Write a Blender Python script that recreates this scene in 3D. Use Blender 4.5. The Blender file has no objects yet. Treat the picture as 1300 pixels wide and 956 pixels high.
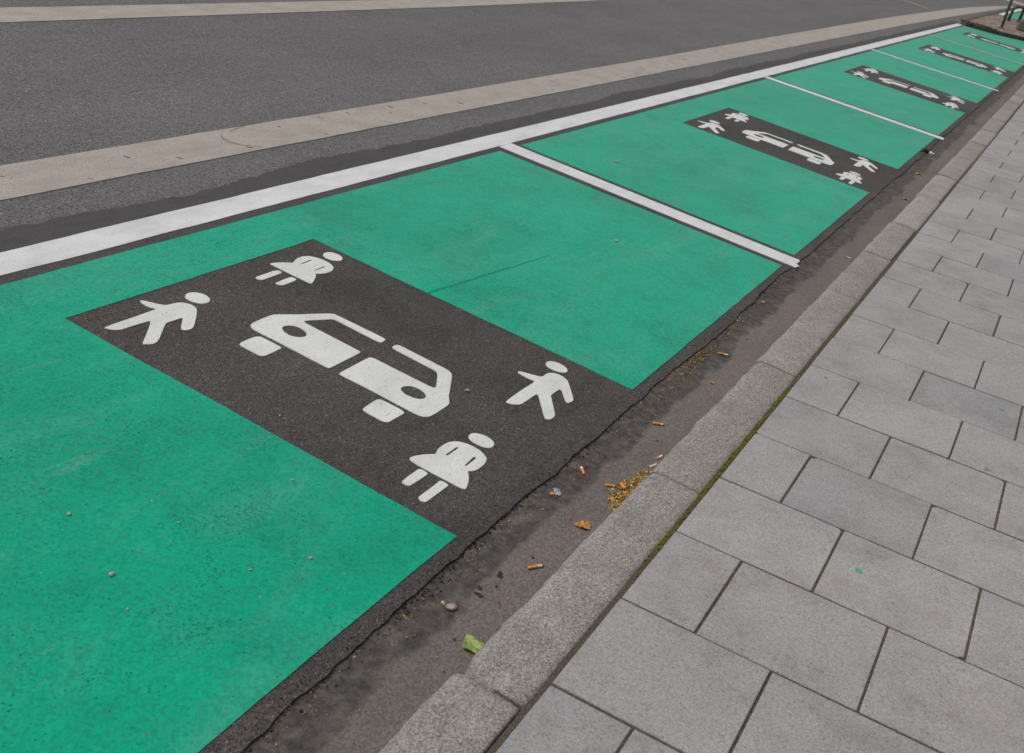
import bpy, bmesh, math, random
from mathutils import Matrix, Vector, noise as mnoise
from mathutils.geometry import tessellate_polygon

scene = bpy.context.scene
random.seed(7)

# ------------------------------------------------------------------ camera
cam_data = bpy.data.cameras.new('camera')
cam = bpy.data.objects.new('camera', cam_data)
scene.collection.objects.link(cam)
scene.camera = cam
R_ = Vector((0.46280015, -0.85052130, 0.24985905))
U_ = Vector((0.27166084, 0.40437614, 0.87331571))
F_ = Vector((0.84381065, 0.33629372, -0.41819866))
cam.matrix_world = Matrix(((R_.x, U_.x, -F_.x, 0.0), (R_.y, U_.y, -F_.y, 0.0), (R_.z, U_.z, -F_.z, 1.6), (0, 0, 0, 1)))
cam_data.sensor_width = 36.0
cam_data.lens = 36.0 * 1408.86 / 1300.0
cam_data.shift_y = -45.0 / 1300.0
cam_data.clip_start = 0.05
cam_data.clip_end = 1500.0
cam_data.dof.use_dof = True
cam_data.dof.focus_distance = 3.7
cam_data.dof.aperture_fstop = 9.0

# ------------------------------------------------------------------ sky, sun, exposure
SUN_EL, SUN_AZ = math.radians(58), math.radians(110)      # soft sun behind an even overcast, from the road side
world = bpy.data.worlds.new('World')
scene.world = world
world.use_nodes = True
wt = world.node_tree
wt.nodes.clear()
w_out = wt.nodes.new('ShaderNodeOutputWorld')
w_bg = wt.nodes.new('ShaderNodeBackground')
w_sky = wt.nodes.new('ShaderNodeTexSky')
w_sky.sky_type = 'NISHITA'
w_sky.sun_disc = False
w_sky.sun_elevation = SUN_EL
w_sky.sun_rotation = math.radians(90) - SUN_AZ
w_sky.air_density = 1.0
w_sky.dust_density = 4.0
w_sky.ozone_density = 1.0
w_hsv = wt.nodes.new('ShaderNodeHueSaturation')           # an overcast sky is nearly colourless
w_hsv.inputs['Saturation'].default_value = 0.12
wt.links.new(w_sky.outputs[0], w_hsv.inputs['Color'])
wt.links.new(w_hsv.outputs[0], w_bg.inputs['Color'])
w_bg.inputs['Strength'].default_value = 0.10
wt.links.new(w_bg.outputs[0], w_out.inputs['Surface'])

sun_data = bpy.data.lights.new('sun', 'SUN')
sun_data.energy = 1.0
sun_data.angle = math.radians(35)
sun_data.color = (1.0, 0.97, 0.93)
sun = bpy.data.objects.new('sun', sun_data)
scene.collection.objects.link(sun)
sd = Vector((math.cos(SUN_EL) * math.cos(SUN_AZ), math.cos(SUN_EL) * math.sin(SUN_AZ), math.sin(SUN_EL)))
sun.rotation_euler = sd.to_track_quat('Z', 'Y').to_euler()

scene.view_settings.view_transform = 'Standard'
scene.view_settings.look = 'None'
scene.view_settings.exposure = 0.18
scene.view_settings.gamma = 1.0
scene.view_settings.use_curve_mapping = False

# ------------------------------------------------------------------ helpers
def srgb(r, g, b):
    def c(v):
        v /= 255.0
        return v / 12.92 if v <= 0.04045 else ((v + 0.055) / 1.055) ** 2.4
    return (c(r), c(g), c(b), 1.0)

class Nodes:
    """a small node-tree writer; every texture is read at the world position, so copies do not repeat"""
    def __init__(self, name):
        self.m = bpy.data.materials.new(name)
        self.m.use_nodes = True
        self.t = self.m.node_tree
        self.t.nodes.clear()
        self.out = self.n('ShaderNodeOutputMaterial')
        self.b = self.n('ShaderNodeBsdfPrincipled')
        self.t.links.new(self.b.outputs[0], self.out.inputs['Surface'])
        self.pos = self.n('ShaderNodeNewGeometry').outputs['Position']
    def n(self, kind, **kw):
        nd = self.t.nodes.new(kind)
        for k, v in kw.items():
            setattr(nd, k, v)
        return nd
    def put(self, sock, v):
        if isinstance(v, bpy.types.NodeSocket):
            self.t.links.new(v, sock)
        else:
            sock.default_value = v
    def map(self, scale=(1, 1, 1), loc=(0, 0, 0), rot=(0, 0, 0), vec=None):
        nd = self.n('ShaderNodeMapping')
        self.put(nd.inputs['Vector'], vec or self.pos)
        nd.inputs['Scale'].default_value = scale
        nd.inputs['Location'].default_value = loc
        nd.inputs['Rotation'].default_value = rot
        return nd.outputs[0]
    def noise(self, scale, detail=3, rough=0.55, vec=None, dist=0.0):
        nd = self.n('ShaderNodeTexNoise')
        self.put(nd.inputs['Vector'], vec or self.pos)
        nd.inputs['Scale'].default_value = scale
        nd.inputs['Detail'].default_value = detail
        nd.inputs['Roughness'].default_value = rough
        nd.inputs['Distortion'].default_value = dist
        return nd.outputs['Fac']
    def vor(self, scale, out='Color', feature='F1', vec=None, rand=1.0):
        nd = self.n('ShaderNodeTexVoronoi', feature=feature)
        self.put(nd.inputs['Vector'], vec or self.pos)
        nd.inputs['Scale'].default_value = scale
        nd.inputs['Randomness'].default_value = rand
        return nd.outputs[out]
    def chan(self, col, i=0):
        nd = self.n('ShaderNodeSeparateColor')
        self.put(nd.inputs[0], col)
        return nd.outputs[i]
    def xyz(self, i, vec=None):
        nd = self.n('ShaderNodeSeparateXYZ')
        self.put(nd.inputs[0], vec or self.pos)
        return nd.outputs[i]
    def math(self, op, a, b=0.0, clamp=False):
        nd = self.n('ShaderNodeMath', operation=op, use_clamp=clamp)
        self.put(nd.inputs[0], a)
        self.put(nd.inputs[1], b)
        return nd.outputs[0]
    def step(self, fac, lo, hi):
        """0 below lo, 1 above hi"""
        nd = self.n('ShaderNodeMapRange', clamp=True)
        self.put(nd.inputs['Value'], fac)
        nd.inputs['From Min'].default_value = lo
        nd.inputs['From Max'].default_value = hi
        return nd.outputs[0]
    def ramp(self, fac, stops, interp='LINEAR'):
        nd = self.n('ShaderNodeValToRGB')
        cr = nd.color_ramp
        cr.interpolation = interp
        while len(cr.elements) < len(stops):
            cr.elements.new(0.5)
        for e, (p, c) in zip(cr.elements, stops):
            e.position = p
            e.color = c if isinstance(c, tuple) else (c, c, c, 1)
        self.put(nd.inputs[0], fac)
        return nd.outputs[0]
    def mix(self, fac, a, b, blend='MIX'):
        nd = self.n('ShaderNodeMix', data_type='RGBA', blend_type=blend)
        self.put(nd.inputs[0], fac)
        self.put(nd.inputs[6], a)
        self.put(nd.inputs[7], b)
        return nd.outputs[2]
    def attr(self, name):
        return self.n('ShaderNodeAttribute', attribute_name=name).outputs['Fac']
    def bump(self, h, strength, dist, prev=None):
        nd = self.n('ShaderNodeBump')
        self.put(nd.inputs['Height'], h)
        nd.inputs['Strength'].default_value = strength
        nd.inputs['Distance'].default_value = dist
        if prev is not None:
            self.t.links.new(prev, nd.inputs['Normal'])
        return nd.outputs[0]
    def done(self, col, rough=0.8, spec=0.3, normal=None):
        self.put(self.b.inputs['Base Color'], col)
        self.put(self.b.inputs['Roughness'], rough)
        self.b.inputs['Specular IOR Level'].default_value = spec
        if normal is not None:
            self.t.links.new(normal, self.b.inputs['Normal'])
        return self.m

def tag(o, label=None, cat=None, group=None, kind=None):
    for k, v in (('label', label), ('category', cat), ('group', group), ('kind', kind)):
        if v:
            o[k] = v
    return o

def link(name, me, mat=None, parent=None):
    o = bpy.data.objects.new(name, me)
    scene.collection.objects.link(o)
    if mat is not None and not me.materials:
        me.materials.append(mat)
    if parent is not None:
        o.parent = parent
    return o

def obj(name, bm, mat, parent=None, smooth=False):
    me = bpy.data.meshes.new(name)
    bm.normal_update()
    bm.to_mesh(me)
    bm.free()
    if smooth:
        for p in me.polygons:
            p.use_smooth = True
    return link(name, me, mat, parent)

def empty(name, loc=(0, 0, 0), rz=0.0):
    o = bpy.data.objects.new(name, None)
    scene.collection.objects.link(o)
    o.location = loc
    o.rotation_euler = (0, 0, rz)
    o.empty_display_size = 0.1
    return o

def copy_tree(o, parent=None):
    c = o.copy()
    scene.collection.objects.link(c)
    c.parent = parent
    for ch in list(o.children):
        copy_tree(ch, c)
    return c

def wobble(pts, step=0.09, amp=0.002, closed=True, seed=0.0):
    """resample a polygon and let its edges waver as hand-laid paint does"""
    out = []
    n = len(pts)
    for i in range(n if closed else n - 1):
        a, b = Vector(pts[i][:2]), Vector(pts[(i + 1) % n][:2])
        L = (b - a).length
        k = max(1, min(400, int(L / step)))
        for j in range(k):
            p = a.lerp(b, j / k)
            q = p * 3.1
            d = Vector((mnoise.noise((q.x, q.y, seed + 5.3)), mnoise.noise((q.x, q.y, seed + 11.9)))) * amp
            q = p * 17.0
            d += Vector((mnoise.noise((q.x, q.y, seed + 2.3)), mnoise.noise((q.x, q.y, seed + 7.9)))) * amp
            out.append(tuple(p + d))
    if not closed:
        out.append(tuple(pts[-1][:2]))
    return out

def smooth_loop(pts, n=2):
    """corner-cutting twice: the rounded corners of a stencil cut"""
    for _ in range(n):
        q = []
        for i in range(len(pts)):
            a, b = pts[i], pts[(i + 1) % len(pts)]
            L = math.hypot(b[0] - a[0], b[1] - a[1])
            t = 0.25 if L < 0.06 else 0.012 / L
            q.append((a[0] + (b[0] - a[0]) * t, a[1] + (b[1] - a[1]) * t))
            q.append((b[0] - (b[0] - a[0]) * t, b[1] - (b[1] - a[1]) * t))
        pts = q
    return pts

def area2(p):
    return sum(p[i][0] * p[(i + 1) % len(p)][1] - p[(i + 1) % len(p)][0] * p[i][1] for i in range(len(p)))

def add_plate(bm, loops, z0, z1):
    """a plate with a flat top at z1 and side walls to z0; the first loop is the outline, the others are holes"""
    loops = [list(l) for l in loops]
    for k, l in enumerate(loops):
        if (area2(l) > 0) != (k == 0):
            l.reverse()
    tris = tessellate_polygon([[Vector((p[0], p[1], 0)) for p in l] for l in loops])
    flat = [p for l in loops for p in l]
    top = [bm.verts.new((p[0], p[1], z1)) for p in flat]
    for t in tris:
        f = [top[i] for i in t]
        a, b, c = f[0].co, f[1].co, f[2].co
        if (b - a).cross(c - a).z < 0:
            f.reverse()
        try:
            bm.faces.new(f)
        except ValueError:
            pass
    if z0 is not None:
        base = 0
        for l in loops:
            n = len(l)
            low = [bm.verts.new((p[0], p[1], z0)) for p in l]
            for i in range(n):
                j = (i + 1) % n
                bm.faces.new((top[base + i], low[i], low[j], top[base + j]))
            base += n

def plate(name, loops, z0, z1, mat, parent=None):
    bm = bmesh.new()
    add_plate(bm, loops, z0, z1)
    return obj(name, bm, mat, parent)

def add_tube(bm, pts, r, seg=12, caps=True):
    pts = [Vector(p) for p in pts]
    rings = []
    up = Vector((0, 0, 1))
    for i, p in enumerate(pts):
        d = (pts[min(i + 1, len(pts) - 1)] - pts[max(i - 1, 0)]).normalized()
        ref = up if abs(d.dot(up)) < 0.95 else Vector((1, 0, 0))
        a = d.cross(ref).normalized()
        b = d.cross(a).normalized()
        rr = r[i] if isinstance(r, (list, tuple)) else r
        rings.append([bm.verts.new(p + (a * math.cos(t) + b * math.sin(t)) * rr) for t in [2 * math.pi * k / seg for k in range(seg)]])
    for r0, r1 in zip(rings, rings[1:]):
        for k in range(seg):
            bm.faces.new((r0[k], r0[(k + 1) % seg], r1[(k + 1) % seg], r1[k]))
    if caps:
        bm.faces.new(list(reversed(rings[0])))
        bm.faces.new(rings[-1])
    bmesh.ops.recalc_face_normals(bm, faces=bm.faces)

_BALLS = {}
def ball(sub):
    if sub not in _BALLS:
        t = bmesh.new()
        bmesh.ops.create_icosphere(t, subdivisions=sub, radius=1.0)
        t.verts.index_update()
        _BALLS[sub] = ([v.co.copy() for v in t.verts], [[v.index for v in f.verts] for f in t.faces])
        t.free()
    return _BALLS[sub]

def add_blob(bm, c, r, squash=0.6, seed=0, amp=0.35, sub=2):
    """a rough stone-like lump"""
    s = random.Random(seed)
    ax = (1.0, s.uniform(0.65, 0.95), squash)
    a = s.uniform(0, 6.28)
    ca, sa = math.cos(a), math.sin(a)
    vs = []
    V, F = ball(sub)
    for p in V:
        d = r * (1 + amp * mnoise.noise((p.x * 1.4 + seed * 3.7, p.y * 1.4, p.z * 1.4)))
        x, y, z = p.x * ax[0] * d, p.y * ax[1] * d, p.z * ax[2] * d
        vs.append(bm.verts.new((c[0] + x * ca - y * sa, c[1] + x * sa + y * ca, c[2] + z)))
    for f in F:
        bm.faces.new([vs[i] for i in f])

# outlines of the stencilled symbols, metres on the ground (x along the kerb, y across)
TRACE = {
 'boy1_body': [(2.1663,2.0926), (2.2154,2.0937), (2.2864,2.0938), (2.3462,2.0950), (2.3777,2.0947), (2.3655,2.1143), (2.3647,2.1359), (2.3695,2.1576), (2.3768,2.1624), (2.3843,2.1556), (2.3991,2.1252), (2.4170,2.0977), (2.4383,2.0958), (2.4590,2.0931), (2.4747,2.0855), (2.4856,2.0694), (2.4884,2.0532), (2.4828,2.0338), (2.4708,2.0200), (2.4169,1.9771), (2.3818,1.9517), (2.3610,1.9484), (2.3430,1.9548), (2.3454,1.9687), (2.3737,1.9912), (2.4053,2.0151), (2.3738,2.0152), (2.3516,2.0157), (2.3364,2.0174), (2.3133,2.0032), (2.2736,1.9759), (2.2393,1.9529), (2.2212,1.9456), (2.2048,1.9470), (2.1859,1.9598), (2.1906,1.9662), (2.2290,1.9924), (2.2776,2.0266), (2.3088,2.0522), (2.2827,2.0535), (2.2423,2.0562), (2.2071,2.0561), (2.1914,2.0578), (2.1749,2.0693), (2.1656,2.0846)],
 'boy1_head': [(2.5117,2.1100), (2.5301,2.1209), (2.5485,2.1209), (2.5619,2.1143), (2.5726,2.1012), (2.5765,2.0817), (2.5719,2.0623), (2.5618,2.0500), (2.5476,2.0420), (2.5303,2.0431), (2.5171,2.0499), (2.5077,2.0637), (2.5033,2.0823), (2.5043,2.0985)],
 'girl1_dress': [(2.9530,2.1355), (2.9759,2.1314), (3.0043,2.1192), (3.0256,2.1044), (3.0375,2.0955), (3.0602,2.1072), (3.0873,2.1145), (3.1140,2.1141), (3.1331,2.1074), (3.1482,2.0938), (3.1575,2.0721), (3.1617,2.0465), (3.1587,2.0226), (3.1474,2.0006), (3.1353,1.9890), (3.1132,1.9794), (3.0848,1.9774), (3.0599,1.9830), (3.0469,1.9905), (3.0391,1.9978), (3.0273,1.9852), (3.0057,1.9727), (2.9695,1.9549), (2.9566,1.9534), (2.9544,1.9638), (2.9536,2.0115), (2.9532,2.0600), (2.9539,2.1097)],
 'girl1_slit1': [(3.0536,2.0770), (3.0615,2.0726), (3.1184,2.0750), (3.1174,2.0807)],
 'girl1_slit2': [(3.0516,2.0146), (3.0606,2.0116), (3.1199,2.0139), (3.1143,2.0193)],
 'girl1_leg1': [(2.8222,2.0864), (2.8318,2.0877), (2.9368,2.0886), (2.9406,2.0672), (2.9305,2.0624), (2.8366,2.0607), (2.8231,2.0631), (2.8173,2.0754)],
 'girl1_leg2': [(2.8461,2.0207), (2.8617,2.0232), (2.9376,2.0264), (2.9399,2.0075), (2.9372,1.9985), (2.8703,1.9961), (2.8557,1.9978), (2.8461,2.0070)],
 'girl1_head': [(3.1920,2.0812), (3.2085,2.0913), (3.2272,2.0927), (3.2424,2.0860), (3.2522,2.0714), (3.2543,2.0510), (3.2463,2.0323), (3.2324,2.0209), (3.2186,2.0172), (3.2018,2.0227), (3.1887,2.0345), (3.1831,2.0519), (3.1840,2.0689)],
 'car1_body': [(2.5367,1.8645), (2.5556,1.8720), (2.6050,1.8752), (2.6538,1.8745), (2.6666,1.8694), (2.7237,1.8321), (2.7797,1.8028), (2.8346,1.7712), (2.8399,1.7593), (2.8425,1.5572), (2.8291,1.5530), (2.8095,1.5521), (2.8036,1.5581), (2.8070,1.7425), (2.7835,1.7534), (2.7031,1.7949), (2.6989,1.5549), (2.6892,1.5519), (2.5318,1.5501), (2.5269,1.5535), (2.5270,1.7493), (2.5246,1.8429)],
 'car1_hole': [(2.6091,1.7974), (2.6227,1.8035), (2.6387,1.8001), (2.6550,1.7875), (2.6623,1.7626), (2.6557,1.7369), (2.6402,1.7223), (2.6231,1.7189), (2.6028,1.7305), (2.5915,1.7517), (2.5948,1.7771)],
 'car1_block': [(2.4173,1.8044), (2.4322,1.8084), (2.4909,1.8091), (2.5060,1.8019), (2.5096,1.7898), (2.5099,1.7179), (2.5020,1.7139), (2.4343,1.7118), (2.4183,1.7154), (2.4130,1.7255), (2.4128,1.7915)],
 'car2_body': [(2.8069,1.5123), (2.8323,1.5153), (2.8432,1.5105), (2.8461,1.5003), (2.8424,1.3182), (2.8346,1.2978), (2.8220,1.2873), (2.7302,1.2396), (2.6994,1.2252), (2.6749,1.2068), (2.6544,1.1968), (2.6213,1.1966), (2.5619,1.1959), (2.5401,1.2001), (2.5287,1.2109), (2.5248,1.2265), (2.5239,1.2623), (2.5254,1.3370), (2.5270,1.4129), (2.5244,1.5101), (2.5323,1.5141), (2.6845,1.5172), (2.6949,1.5146), (2.7000,1.5063), (2.6995,1.4175), (2.7009,1.2725), (2.8025,1.3286), (2.8025,1.3678), (2.8054,1.4490)],
 'car2_hole': [(2.6068,1.3418), (2.6200,1.3468), (2.6358,1.3441), (2.6510,1.3352), (2.6594,1.3141), (2.6571,1.2899), (2.6452,1.2729), (2.6312,1.2651), (2.6148,1.2664), (2.6025,1.2771), (2.5958,1.2988), (2.5954,1.3209)],
 'car2_block': [(2.4186,1.3474), (2.4320,1.3490), (2.4898,1.3530), (2.5036,1.3498), (2.5091,1.3406), (2.5096,1.2711), (2.5038,1.2580), (2.4954,1.2561), (2.4415,1.2577), (2.4226,1.2574), (2.4136,1.2637), (2.4098,1.2755), (2.4122,1.3385)],
 'boy2_body': [(2.8238,1.0892), (2.8377,1.0923), (2.9436,1.0936), (3.0331,1.0907), (3.0275,1.1074), (3.0295,1.1338), (3.0322,1.1522), (3.0349,1.1602), (3.0428,1.1621), (3.0494,1.1557), (3.0617,1.1281), (3.0749,1.0982), (3.0826,1.0908), (3.1171,1.0914), (3.1336,1.0855), (3.1443,1.0737), (3.1494,1.0534), (3.1440,1.0366), (3.1376,1.0236), (3.1205,1.0097), (3.0367,0.9514), (3.0231,0.9476), (3.0052,0.9498), (2.9964,0.9537), (2.9976,0.9611), (3.0250,0.9826), (3.0661,1.0119), (3.0245,1.0140), (2.9942,1.0140), (2.9852,1.0095), (2.9365,0.9769), (2.8907,0.9468), (2.8755,0.9424), (2.8518,0.9437), (2.8399,0.9509), (2.8412,0.9594), (2.8801,0.9872), (2.9361,1.0267), (2.9660,1.0490), (2.9169,1.0494), (2.8763,1.0497), (2.8532,1.0508), (2.8366,1.0607), (2.8242,1.0754)],
 'boy2_head': [(3.1738,1.1259), (3.1887,1.1306), (3.2069,1.1282), (3.2180,1.1192), (3.2248,1.1022), (3.2240,1.0814), (3.2157,1.0630), (3.2030,1.0539), (3.1869,1.0504), (3.1732,1.0566), (3.1635,1.0718), (3.1594,1.0927), (3.1635,1.1120)],
 'girl2_dress': [(2.3085,1.1163), (2.3314,1.1132), (2.3566,1.1015), (2.3761,1.0887), (2.3903,1.0766), (2.4054,1.0846), (2.4301,1.0888), (2.4612,1.0882), (2.4871,1.0811), (2.5015,1.0668), (2.5122,1.0417), (2.5130,1.0136), (2.5058,0.9895), (2.4925,0.9706), (2.4813,0.9636), (2.4559,0.9580), (2.4254,0.9570), (2.4046,0.9613), (2.3938,0.9688), (2.3888,0.9719), (2.3731,0.9593), (2.3557,0.9484), (2.3279,0.9365), (2.3104,0.9315), (2.3051,0.9350), (2.3031,0.9526), (2.3029,0.9930), (2.3020,1.0470), (2.3028,1.0889)],
 'girl2_slit1': [(2.4078,1.0571), (2.4120,1.0515), (2.4732,1.0512), (2.4697,1.0568)],
 'girl2_slit2': [(2.4052,0.9921), (2.4080,0.9882), (2.4701,0.9900), (2.4662,0.9975)],
 'girl2_leg1': [(2.1994,1.0657), (2.2137,1.0685), (2.2813,1.0694), (2.2920,1.0681), (2.2952,1.0578), (2.2917,1.0404), (2.2847,1.0387), (2.2170,1.0409), (2.2027,1.0423), (2.1979,1.0498)],
 'girl2_leg2': [(2.1766,0.9977), (2.1892,0.9988), (2.2640,0.9985), (2.2868,1.0006), (2.2923,0.9959), (2.2914,0.9751), (2.2863,0.9720), (2.1942,0.9729), (2.1776,0.9729), (2.1709,0.9777), (2.1702,0.9865)],
 'girl2_head': [(2.5451,1.0626), (2.5573,1.0669), (2.5728,1.0659), (2.5834,1.0575), (2.5921,1.0421), (2.5945,1.0232), (2.5867,1.0013), (2.5771,0.9922), (2.5610,0.9869), (2.5459,0.9897), (2.5368,0.9988), (2.5318,1.0159), (2.5317,1.0359), (2.5352,1.0509)],
}
# ------------------------------------------------------------------ materials of the setting
def asphalt(name, dark, mid, light, scale, patch=0.25, fleck=0.10, spec=0.22, rough=0.88, tint=None, bump=0.5):
    N = Nodes(name)
    cell = N.chan(N.vor(scale), 0)
    fine = N.noise(scale * 2.3, 2, 0.6)
    v = N.math('ADD', N.math('MULTIPLY', cell, 0.62), N.math('MULTIPLY', fine, 0.38))
    col = N.ramp(v, [(0.18, dark), (0.48, mid), (0.72, mid), (0.90, light)])
    col2 = N.mix(N.step(N.chan(N.vor(scale * 0.8, vec=N.map((1, 1, 1), (4, 2, 0))), 1), 1.0 - fleck, 1.0), col, light)          # scattered pale stones
    big = N.noise(0.9, 4, 0.6)
    col3 = N.mix(1.0, col2, N.ramp(big, [(0.3, 1.0 - patch), (0.7, 1.0 + patch * 0.4)]), 'MULTIPLY')
    med = N.noise(6.0, 4, 0.65, vec=N.map((0.35, 1, 1)))
    col4 = N.mix(1.0, col3, N.ramp(med, [(0.32, 1.0 - patch * 0.7), (0.6, 1.0)]), 'MULTIPLY')
    if name == 'dark new asphalt':          # the outer band is a smoother, bluer mix
        col4 = N.mix(N.math('MULTIPLY', N.step(N.xyz(1), 2.40, 2.56), 0.75), col4, srgb(72, 70, 73))
        col4 = N.mix(N.math('MULTIPLY', N.step(N.xyz(1), 2.56, 2.60), N.math('MULTIPLY', N.step(N.noise(14, 5, 0.65, vec=N.map((0.4, 1.4, 1))), 0.52, 0.68), 0.6)), col4, srgb(54, 51, 52))
    if tint:
        col4 = N.mix(N.step(N.noise(1.7, 3), 0.45, 0.75), col4, tint, 'MULTIPLY')
    if name == 'worn asphalt':             # polished wheel tracks and darker drips along the lane
        tr = N.noise(1.6, 4, 0.6, vec=N.map((0.10, 1.0, 1)))
        col4 = N.mix(1.0, col4, N.ramp(tr, [(0.32, 0.90), (0.6, 1.04)]), 'MULTIPLY')
    h = N.vor(scale, 'Distance')
    nrm = N.bump(h, bump, 0.006)
    return N.done(col4, rough, spec, nrm)

M_road = asphalt('worn asphalt', srgb(62, 60, 61), srgb(110, 107, 108), srgb(148, 144, 143), 185, 0.10, 0.05, tint=(0.97, 0.95, 0.96, 1))
M_strip = asphalt('dark new asphalt', srgb(40, 37, 38), srgb(78, 73, 73), srgb(132, 124, 120), 235, 0.30, 0.008, spec=0.30, rough=0.72, tint=(1.0, 0.93, 0.88, 1))

def make_gutter():
    N = Nodes('brown mastic gutter')
    y = N.xyz(1)
    v = N.math('ADD', N.math('MULTIPLY', N.chan(N.vor(210), 0), 0.45), N.math('MULTIPLY', N.noise(420, 2), 0.55))
    col = N.ramp(v, [(0.2, srgb(88, 80, 77)), (0.5, srgb(106, 97, 93)), (0.85, srgb(128, 119, 114))])
    big = N.noise(3.0, 5, 0.6, vec=N.map((0.5, 1.2, 1)))
    col = N.mix(1.0, col, N.ramp(big, [(0.3, 0.80), (0.65, 1.05)]), 'MULTIPLY')
    # a band of tar brushed along the asphalt edge, with a stepped, patchy border
    edge = N.math('ADD', y, N.math('MULTIPLY', N.math('SUBTRACT', N.noise(5.5, 4, 0.6, vec=N.map((0.45, 1.0, 1))), 0.5), 0.14))
    edge = N.math('ADD', edge, N.math('MULTIPLY', N.math('SUBTRACT', N.chan(N.vor(7.0, vec=N.map((1, 0.02, 1))), 0), 0.5), 0.018))
    band = N.step(edge, 0.693, 0.708)
    tar = N.ramp(N.noise(34, 5, 0.7), [(0.3, srgb(50, 47, 46)), (0.5, srgb(76, 71, 69)), (0.75, srgb(106, 98, 93))])
    tar = N.mix(0.5, tar, N.ramp(N.noise(190, 3, 0.7), [(0.35, 0.55), (0.6, 1.25)]), 'MULTIPLY')
    patch = N.step(N.noise(11, 4, 0.6, vec=N.map((0.6, 1, 1), (3, 0, 0))), 0.28, 0.46)
    col = N.mix(N.math('MULTIPLY', band, patch), col, tar)
    soil = N.math('MULTIPLY', N.step(N.noise(60, 3, 0.6), 0.52, 0.66), N.step(y, 0.735, 0.79))
    col = N.mix(soil, col, srgb(52, 45, 38))
    dirt = N.math('MULTIPLY', N.math('SUBTRACT', 1.0, N.step(y, 0.572, 0.60)), N.step(N.noise(18, 4, 0.65), 0.42, 0.62))
    col = N.mix(N.math('MULTIPLY', dirt, 0.6), col, srgb(70, 58, 44))
    spots = N.step(N.chan(N.vor(26, vec=N.map((1, 1, 1), (1.7, 0, 0))), 1), 0.955, 0.965)
    spots = N.math('MULTIPLY', spots, N.math('SUBTRACT', 1.0, N.step(N.vor(26, 'Distance', vec=N.map((1, 1, 1), (1.7, 0, 0))), 0.12, 0.18)))
    col = N.mix(spots, col, srgb(52, 46, 42))
    nrm = N.bump(N.noise(160, 4, 0.65), 0.35, 0.003)
    nrm = N.bump(N.noise(12, 4, 0.6), 0.35, 0.012, nrm)
    return N.done(col, 0.82, 0.25, nrm)
M_gutter = make_gutter()

def make_kerb():
    N = Nodes('grey granite kerb')
    a = N.chan(N.vor(290), 0)
    b = N.noise(560, 2, 0.6)
    v = N.math('ADD', N.math('MULTIPLY', a, 0.6), N.math('MULTIPLY', b, 0.4))
    col = N.ramp(v, [(0.12, srgb(94, 89, 86)), (0.40, srgb(138, 132, 128)), (0.62, srgb(153, 147, 142)), (0.90, srgb(190, 183, 176))])
    warm = N.step(N.noise(2.2, 4, 0.6), 0.42, 0.72)
    col = N.mix(warm, col, (0.99, 0.935, 0.90, 1), 'MULTIPLY')
    col = N.mix(1.0, col, N.ramp(N.noise(7, 5, 0.65), [(0.3, 0.80), (0.62, 1.03)]), 'MULTIPLY')
    st = N.math('ADD', N.math('MULTIPLY', N.attr('tone'), 0.22), 0.87)
    nd = N.n('ShaderNodeCombineColor')
    for i in range(3):
        N.put(nd.inputs[i], st)
    col = N.mix(1.0, col, nd.outputs[0], 'MULTIPLY')
    sp = N.step(N.noise(38, 3, 0.6), 0.70, 0.78)
    col = N.mix(N.math('MULTIPLY', sp, 0.55), col, srgb(72, 68, 64))
    nrm = N.bump(N.noise(300, 3, 0.6), 0.5, 0.003)
    nrm = N.bump(N.noise(28, 4, 0.6), 0.4, 0.008, nrm)
    return N.done(col, 0.85, 0.25, nrm)
M_kerb = make_kerb()

def make_slab():
    N = Nodes('grey concrete slab')
    fine = N.noise(330, 3, 0.65)
    a = N.chan(N.vor(300), 0)
    v = N.math('ADD', N.math('MULTIPLY', a, 0.35), N.math('MULTIPLY', fine, 0.65))
    col = N.ramp(v, [(0.2, srgb(118, 116, 116)), (0.45, srgb(151, 149, 149)), (0.6, srgb(160, 158, 158)), (0.85, srgb(182, 180, 179))])
    cl = N.noise(5.0, 6, 0.68)
    col = N.mix(1.0, col, N.ramp(cl, [(0.30, 0.80), (0.50, 0.97), (0.75, 1.07)]), 'MULTIPLY')
    stain = N.step(N.noise(2.6, 7, 0.74, vec=N.map((1, 1, 1), (7, 3, 0))), 0.50, 0.68)
    col = N.mix(N.math('MULTIPLY', stain, 0.42), col, srgb(116, 110, 105))
    big = N.noise(1.1, 3, 0.55)
    col = N.mix(1.0, col, N.ramp(big, [(0.35, (0.92, 0.91, 0.93, 1)), (0.65, (1.03, 1.02, 1.0, 1))]), 'MULTIPLY')
    t = N.attr('tone')
    col = N.mix(1.0, col, N.ramp(t, [(0.0, (0.86, 0.86, 0.88, 1)), (0.5, (0.98, 0.965, 0.955, 1)), (1.0, (1.06, 1.045, 1.02, 1))]), 'MULTIPLY')
    pits = N.math('MULTIPLY', N.step(N.noise(125, 3, 0.6), 0.565, 0.66), N.step(N.noise(5.5, 5, 0.7), 0.38, 0.60))
    col = N.mix(N.math('MULTIPLY', pits, 0.6), col, srgb(92, 88, 87))
    gum = N.math('MULTIPLY', N.step(N.chan(N.vor(5.5), 2), 0.70, 0.72), N.math('SUBTRACT', 1.0, N.step(N.math('ADD', N.vor(5.5, 'Distance'), N.math('MULTIPLY', N.noise(70, 3), 0.10)), 0.115, 0.165)))
    col = N.mix(N.math('MULTIPLY', gum, 0.5), col, srgb(78, 75, 75))
    nrm = N.bump(N.noise(260, 4, 0.65), 0.35, 0.002)
    nrm = N.bump(N.noise(9, 4, 0.6), 0.2, 0.008, nrm)
    return N.done(col, 0.72, 0.35, nrm)
M_slab = make_slab()

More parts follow.
